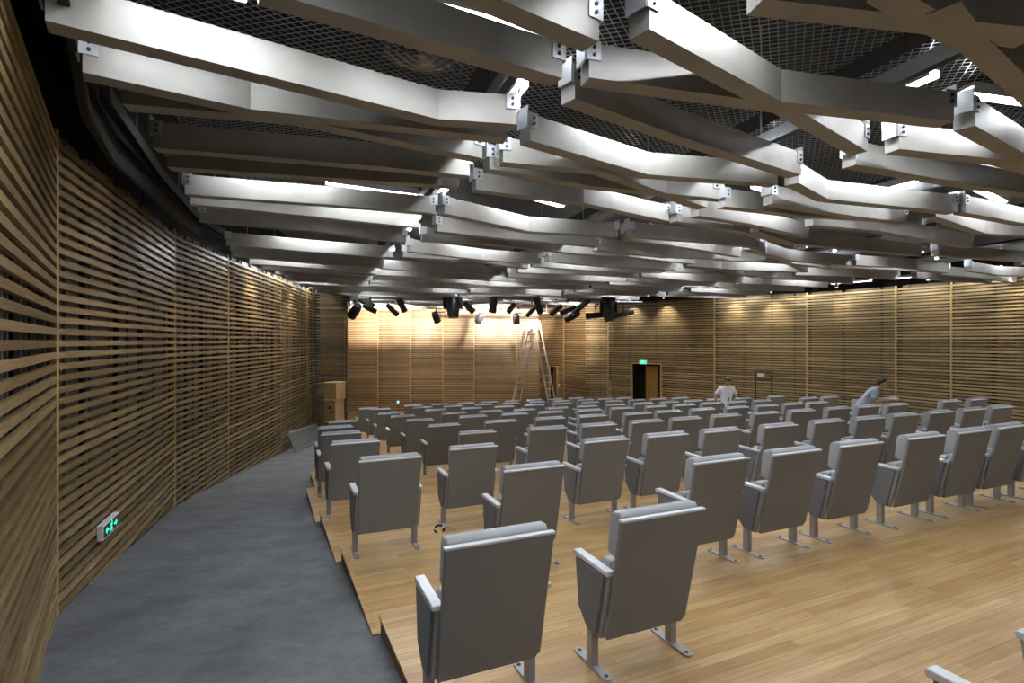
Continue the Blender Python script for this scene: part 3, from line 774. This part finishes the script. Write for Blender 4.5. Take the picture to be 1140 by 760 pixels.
# exit signs
def exit_sign(p, q, zc, h, lab, glyph, face):
    p = Vector(p); q = Vector(q); d = (q-p).normalized(); L = (q-p).length; nn = Vector((d.y, -d.x))   # towards the room
    o = empty('exit_sign', (p.x, p.y, zc)); tag(o, lab, 'exit sign')
    def P3(s, off, z): a = p + d*s + nn*off; return (a.x-p.x, a.y-p.y, z)
    def slab(m, s0, s1, o0, o1, z0, z1):
        m.hexa([P3(s0,o0,z0),P3(s1,o0,z0),P3(s1,o1,z0),P3(s0,o1,z0),P3(s0,o0,z1),P3(s1,o0,z1),P3(s1,o1,z1),P3(s0,o1,z1)])
    m = MB(); slab(m, 0, L, .0, .055, -h/2, h/2); m.build('case', 'white_plastic', o, .004)
    b = .018*h/.15
    m = MB(); slab(m, b, L-b, .054, .058, -h/2+b, h/2-b); fc = m.build('face', face, o)
    W = L; m = MB()
    def poly(pts):
        n = len(pts); vv = [P3(s, .058, z) for s, z in pts] + [P3(s, .061, z) for s, z in pts]
        m.add(vv, [tuple(range(n)), tuple(range(n,2*n))[::-1]]+[(i,(i+1)%n,n+(i+1)%n,n+i) for i in range(n)])
    k = h/.125; cx = W*.5
    def st(a, b_, w):
        a = Vector(a); b_ = Vector(b_); e = (b_-a).normalized(); t = Vector((-e.y, e.x))*w/2
        poly([tuple(a+t), tuple(b_+t), tuple(b_-t), tuple(a-t)])
    q_ = lambda x, z: (cx+x*k, z*k)
    poly([q_(.012+.010*math.cos(t), .040+.010*math.sin(t)) for t in (2*PI*i/10 for i in range(10))])
    st(q_(.004,.028), q_(-.006,-.004), .018*k); st(q_(.004,.024), q_(.028,.014), .009*k); st(q_(.0,.024), q_(-.024,.016), .009*k)
    st(q_(-.006,-.004), q_(.018,-.020), .011*k); st(q_(.018,-.020), q_(.012,-.044), .010*k); st(q_(-.008,-.004), q_(-.018,-.028), .011*k); st(q_(-.018,-.028), q_(-.040,-.030), .010*k)
    if glyph:
        for s in (-1, 1):
            x0 = cx + s*W*.17; x1 = cx + s*W*.36
            st((x0, 0), (x1-s*.02, 0), .018*k); poly([(x1-s*.035, .030*k), (x1, 0), (x1-s*.035, -.030*k)][::s])
    m.build('running_figure', 'sign_green' if face == 'sign_black' else 'sign_pale', fc)
exit_sign((-4.185, 5.52), (-4.365, 5.99), .10, .155, 'green lit exit sign low on the left slatted wall', True, 'sign_black')
dd = d0; cdoor = Vector(RW[0]) + d0*((Vector((6.0,25.05))-Vector(RW[0])).length)
exit_sign(cdoor - d0*.18, cdoor + d0*.18, CAMZ-(403.0-HZ)/F*25.0, .19, 'small green exit sign above the doorway in the right wall', False, 'sign_green')

# ------------------------------------------------------------------ wall washers (recessed spots that make the scallops)
def washer(x, y, nx, ny, lab, pw):
    o = empty('wall_washer', (x, y, CAMZ+1.86)); tag(o, lab, 'downlight', 'wall washing downlights')
    m = MB(); m.cyl((0,0,0), (0,0,.14), .05, .055, 12); m.build('can', 'dark_steel', o)
    m = MB(); m.cyl((0,0,-.004), (0,0,0), .04, .04, 12); m.build('lens', 'lens', o)
    m = MB(); m.cyl((0,0,.14), (0,0,1.19), .008, .008, 6); m.build('hanger_rod', 'dark_steel', o)
    spot((x, y, CAMZ+1.84), (x+nx*.10, y+ny*.10, CAMZ+.9), pw*.6, 100, (1., .93, .82), .9, .05)
for i, (Y, pw) in enumerate(((12.9, 260), (16.4, 260))):
    x = wall_left_x(Y)+.42; washer(x, Y, -1.0, 0, 'recessed downlight washing the left slatted wall, %s from the camera' % ORD[i+1], pw)
for i, (Y, pw) in enumerate(((25.3, 260), (24.2, 320), (22.2, 300), (21.2, 340), (19.4, 130), (17.0, 110), (15.0, 140), (13.2, 320), (11.2, 260))):
    x = wall_right_x(Y)-.34; washer(x, Y-.2, .8, .6, 'recessed downlight washing the right slatted wall, %s from the stage' % ORD[i+1], pw)

# ------------------------------------------------------------------ people
def skin_obj(name, chains, mate, parent, sub=2):
    """chains: list of [(co, radius), ...]; a chain whose first co equals an earlier point joins it."""
    vs, es, rs = [], [], []; idx = {}
    for ch in chains:
        prev = None
        for co, r in ch:
            key = tuple(round(c, 4) for c in co)
            if key not in idx: idx[key] = len(vs); vs.append(co); rs.append(r)
            i = idx[key]
            if prev is not None and prev != i: es.append((prev, i))
            prev = i
    me = bpy.data.meshes.new(name); me.from_pydata(vs, es, []); o = bpy.data.objects.new(name, me); C.objects.link(o)
    me.materials.append(MATS[mate])
    md = o.modifiers.new('skin', 'SKIN'); md.use_smooth_shade = True
    sl = me.skin_vertices[0].data
    for i, r in enumerate(rs):
        rr = r if isinstance(r, tuple) else (r, r); sl[i].radius = rr; sl[i].use_root = (i == 0)
    s = o.modifiers.new('sub', 'SUBSURF'); s.levels = sub; s.render_levels = sub
    if parent: o.parent = parent
    return o
def hand(w, d, side, up):
    """finger chains from wrist w along d; side = thumb side."""
    d = Vector(d).normalized(); s = Vector(side).normalized(); u = Vector(up).normalized(); w = Vector(w); ch = []
    palm = w + d*.075
    ch.append([(tuple(w), .024), (tuple(palm), (.036, .016))])
    for k, L in zip((.028, .010, -.010, -.028), (.070, .080, .074, .058)):
        a = palm + s*k + d*.012; b = a + d*L*.5 - u*.008; c = b + d*L*.42 - u*.022
        ch.append([(tuple(palm), (.036, .016)), (tuple(a), .011), (tuple(b), .0095), (tuple(c), .008)])
    t0 = w + d*.03 + s*.03; t1 = t0 + s*.026 + d*.03; t2 = t1 + d*.03 - u*.01
    ch.append([(tuple(w), .024), (tuple(t0), .014), (tuple(t1), .0115), (tuple(t2), .009)])
    return ch
def person(name, loc, rz, J, label, shirt, trouser, tie=None):
    o = empty(name, loc, rz); tag(o, label, 'person')
    V = lambda k: tuple(J[k])
    lerp = lambda a, b, t: tuple(Vector(a).lerp(Vector(b), t))
    hd = Vector(J['head']); fw = Vector(J['face']).normalized(); up = Vector(J['hup']).normalized(); sd = fw.cross(up).normalized()
    body = [[(V('pelvis'), (.125, .092)), (V('waist'), (.118, .088)), (V('chest'), (.165, .115)), (V('neck0'), (.07, .065)), (V('neck'), (.053, .053)),
             (tuple(hd-up*.075+fw*.02), (.066, .07)), (tuple(hd-up*.02+fw*.01), (.076, .09)), (tuple(hd+up*.05), (.078, .092)), (tuple(hd+up*.10-fw*.01), (.05, .06))],
            [(tuple(hd-up*.02+fw*.01), (.076, .09)), (tuple(hd-up*.022+fw*.095), .016), (tuple(hd-up*.03+fw*.112), .012)]]
    for k in ('l', 'r'):
        body.append([(V('chest'), (.165, .115)), (V('sh'+k), .058), (lerp(V('sh'+k), V('el'+k), .5), .047), (V('el'+k), .038), (lerp(V('el'+k), V('wr'+k), .4), .038), (V('wr'+k), .024)])
        dd = Vector(J['wr'+k])-Vector(J['el'+k]); hdn = Vector(J.get('hd'+k, dd))
        body += hand(J['wr'+k], hdn, J['th'+k], J['hu'+k])
        body.append([(V('pelvis'), (.125, .092)), (V('hip'+k), .082), (lerp(V('hip'+k), V('kn'+k), .5), .075), (V('kn'+k), .054), (lerp(V('kn'+k), V('an'+k), .35), .052), (V('an'+k), .034), (tuple(Vector(J['an'+k])+Vector((0,.05,-.035))), .036), (tuple(Vector(J['an'+k])+Vector((0,.15,-.05))), .028)])
    skin_obj('body', body, 'skin', o)
    sh = [[(lerp(V('waist'), V('pelvis'), 1.75), (.172, .135)), (V('pelvis'), (.175, .135)), (V('waist'), (.160, .125)), (V('chest'), (.202, .152)), (V('neck0'), (.092, .086))]]
    for k in ('l', 'r'):
        sh.append([(V('chest'), (.202, .152)), (V('sh'+k), .084), (lerp(V('sh'+k), V('el'+k), .45), .070), (lerp(V('sh'+k), V('el'+k), .78), .068)])
    skin_obj('shirt', sh, shirt, o)
    tr_ = [[(V('pelvis'), (.165, .125)), (lerp(V('pelvis'), V('waist'), .75), (.150, .115))]]
    for k in ('l', 'r'):
        tr_.append([(V('pelvis'), (.165, .125)), (V('hip'+k), .100), (lerp(V('hip'+k), V('kn'+k), .5), .088), (V('kn'+k), .070), (lerp(V('kn'+k), V('an'+k), .5), .068), (lerp(V('kn'+k), V('an'+k), .95), .058)])
    skin_obj('trousers', tr_, trouser, o)
    m = MB(); nl, nt_ = 20, 14; cc = hd + up*.038 - fw*.008; vv = []; ok = []
    for i in range(nt_+1):
        ph = PI*i/nt_
        for j in range(nl):
            th = 2*PI*j/nl; x, y, z = math.sin(ph)*math.cos(th), math.sin(ph)*math.sin(th), math.cos(ph)
            wob = 1 + .05*math.sin(5*th+3*ph)
            vv.append(cc + sd*x*.094*wob + fw*y*.112*wob + up*z*.098*wob)
            ok.append(z*.098 > (.042 if y > .55 else .012 if y > .1 else -.03 if y > -.3 else -.085))
    ff = []
    for i in range(nt_):
        for j in range(nl):
            q = (i*nl+j, (i+1)*nl+j, (i+1)*nl+(j+1)%nl, i*nl+(j+1)%nl)
            if sum(ok[k] for k in q) >= 3: ff.append(q)
    m.add(vv, ff); h_ = m.build('hair', 'hair', o, smooth=True)
    sol = h_.modifiers.new('thick', 'SOLIDIFY'); sol.thickness = .016; sol.offset = -1
    for s in (-1, 1):
        m = MB(); c = hd - up*.015 + sd*s*.078; m.cyl(c-up*.03, c+up*.03, .014, .018, 8); m.build('ear', 'skin', o, smooth=True)
        m = MB(); c = hd + up*.0 + sd*s*.03 + fw*.088; m.cyl(c, c+fw*.008, .010, .006, 8); m.build('eye', 'hair', o)
    m = MB(); c = hd - up*.068 + fw*.082; m.bar(c-sd*.022, c+sd*.022, .012, .008); m.build('mouth', 'crate_side', o)
    for k in ('l', 'r'):
        a = Vector(J['an'+k]); m = MB(); m.prism([(-.07, 0), (.19, 0), (.19, .035), (.08, .075), (-.07, .09)], -.045, .045)
        s_ = m.build('shoe', 'black_plastic', o, .012, 2, True); s_.location = (a.x, a.y, a.z-.07)
    if tie:
        m = MB(); c = Vector(J['chest'])*.5+Vector(J['waist'])*.5; m.box(c.x-.028, c.x+.028, c.y+.126, c.y+.140, c.z-.17, c.z-.05); m.box(c.x-.008, c.x+.008, c.y+.126, c.y+.136, c.z-.05, c.z+.13); m.build('badge', tie, o, .004)
    return o
# local frame: +y is where the person faces
Y1 = 16.05; x1 = (808.5-570)/F*Y1; k1 = plat_k(to_uv(x1, Y1)[1]); z1 = plat_z(k1)
J1 = dict(pelvis=(0,0,.93), waist=(0,.0,1.08), chest=(0,.02,1.28), neck0=(0,.03,1.44), neck=(0,.05,1.50), head=(.0,.115,1.585), face=(0,.86,-.52), hup=(0,.52,.86),
  shl=(-.185,.02,1.38), ell=(-.29,.02,1.15), wrl=(-.15,.26,1.19), hdl=(.6,.6,.25), thl=(0,.2,1), hul=(-.5,.6,-.4),
  shr=(.185,.02,1.38), elr=(.33,-.04,1.14), wrr=(.24,.05,.93), thr=(-1,.3,0), hur=(.4,0,.5),
  hipl=(-.10,0,.87), knl=(-.105,.02,.48), anl=(-.11,-.01,.075), hipr=(.10,0,.87), knr=(.105,.03,.48), anr=(.12,0,.075))
person('person', (x1, Y1, z1), PI+.05, J1, 'person in a white short-sleeved shirt standing and looking down, far right rows', 'shirt_white', 'trouser_grey', 'card_blue')
x2, Y2 = uv(11.97, 7.79).xy; k2 = plat_k(to_uv(x2, Y2)[1]); z2 = plat_z(k2)
J2 = dict(pelvis=(0,-.02,.95), waist=(0,.08,1.08), chest=(0,.20,1.24), neck0=(0,.30,1.365), neck=(0,.335,1.41), head=(0,.40,1.485), face=(0,1,-.05), hup=(0,.05,1),
  shl=(-.185,.235,1.30), ell=(-.22,.26,1.09), wrl=(-.12,.57,1.125), thl=(1,.1,.2), hul=(0,0,1),
  shr=(.185,.235,1.30), elr=(.22,.22,1.08), wrr=(.14,.53,1.13), thr=(-1,.1,.2), hur=(0,0,1),
  hipl=(-.10,-.02,.89), knl=(-.11,.03,.50), anl=(-.11,-.04,.075), hipr=(.10,-.02,.89), knr=(.11,.02,.50), anr=(.11,-.08,.075))
person('person', (x2, Y2, z2), -PI/2-.45, J2, 'person in a grey-blue shirt leaning forward on a chair back, seen from the side', 'shirt_blue', 'trouser_dark').scale = (.95, .95, .95)

# ------------------------------------------------------------------ camera, world, view
cam = bpy.data.cameras.new('camera'); co = bpy.data.objects.new('camera', cam); C.objects.link(co)
co.location = (0, 0, CAMZ); co.rotation_euler = (PI/2, 0, 0)
cam.sensor_width = 36; cam.lens = F/1140*36; cam.shift_y = -.8/1140; cam.clip_start = .05; cam.clip_end = 200
sc = bpy.context.scene; sc.camera = co
w = bpy.data.worlds.new('world'); sc.world = w; w.use_nodes = True
w.node_tree.nodes['Background'].inputs[0].default_value = (.5, .55, .6, 1); w.node_tree.nodes['Background'].inputs[1].default_value = .02
vs_ = sc.view_settings; vs_.view_transform = 'Standard'; vs_.look = 'None'; vs_.gamma = 1; vs_.exposure = .18; vs_.use_curve_mapping = False
sc.cycles.use_denoising = True; sc.cycles.max_bounces = 6; sc.cycles.diffuse_bounces = 4; sc.cycles.sample_clamp_indirect = 4
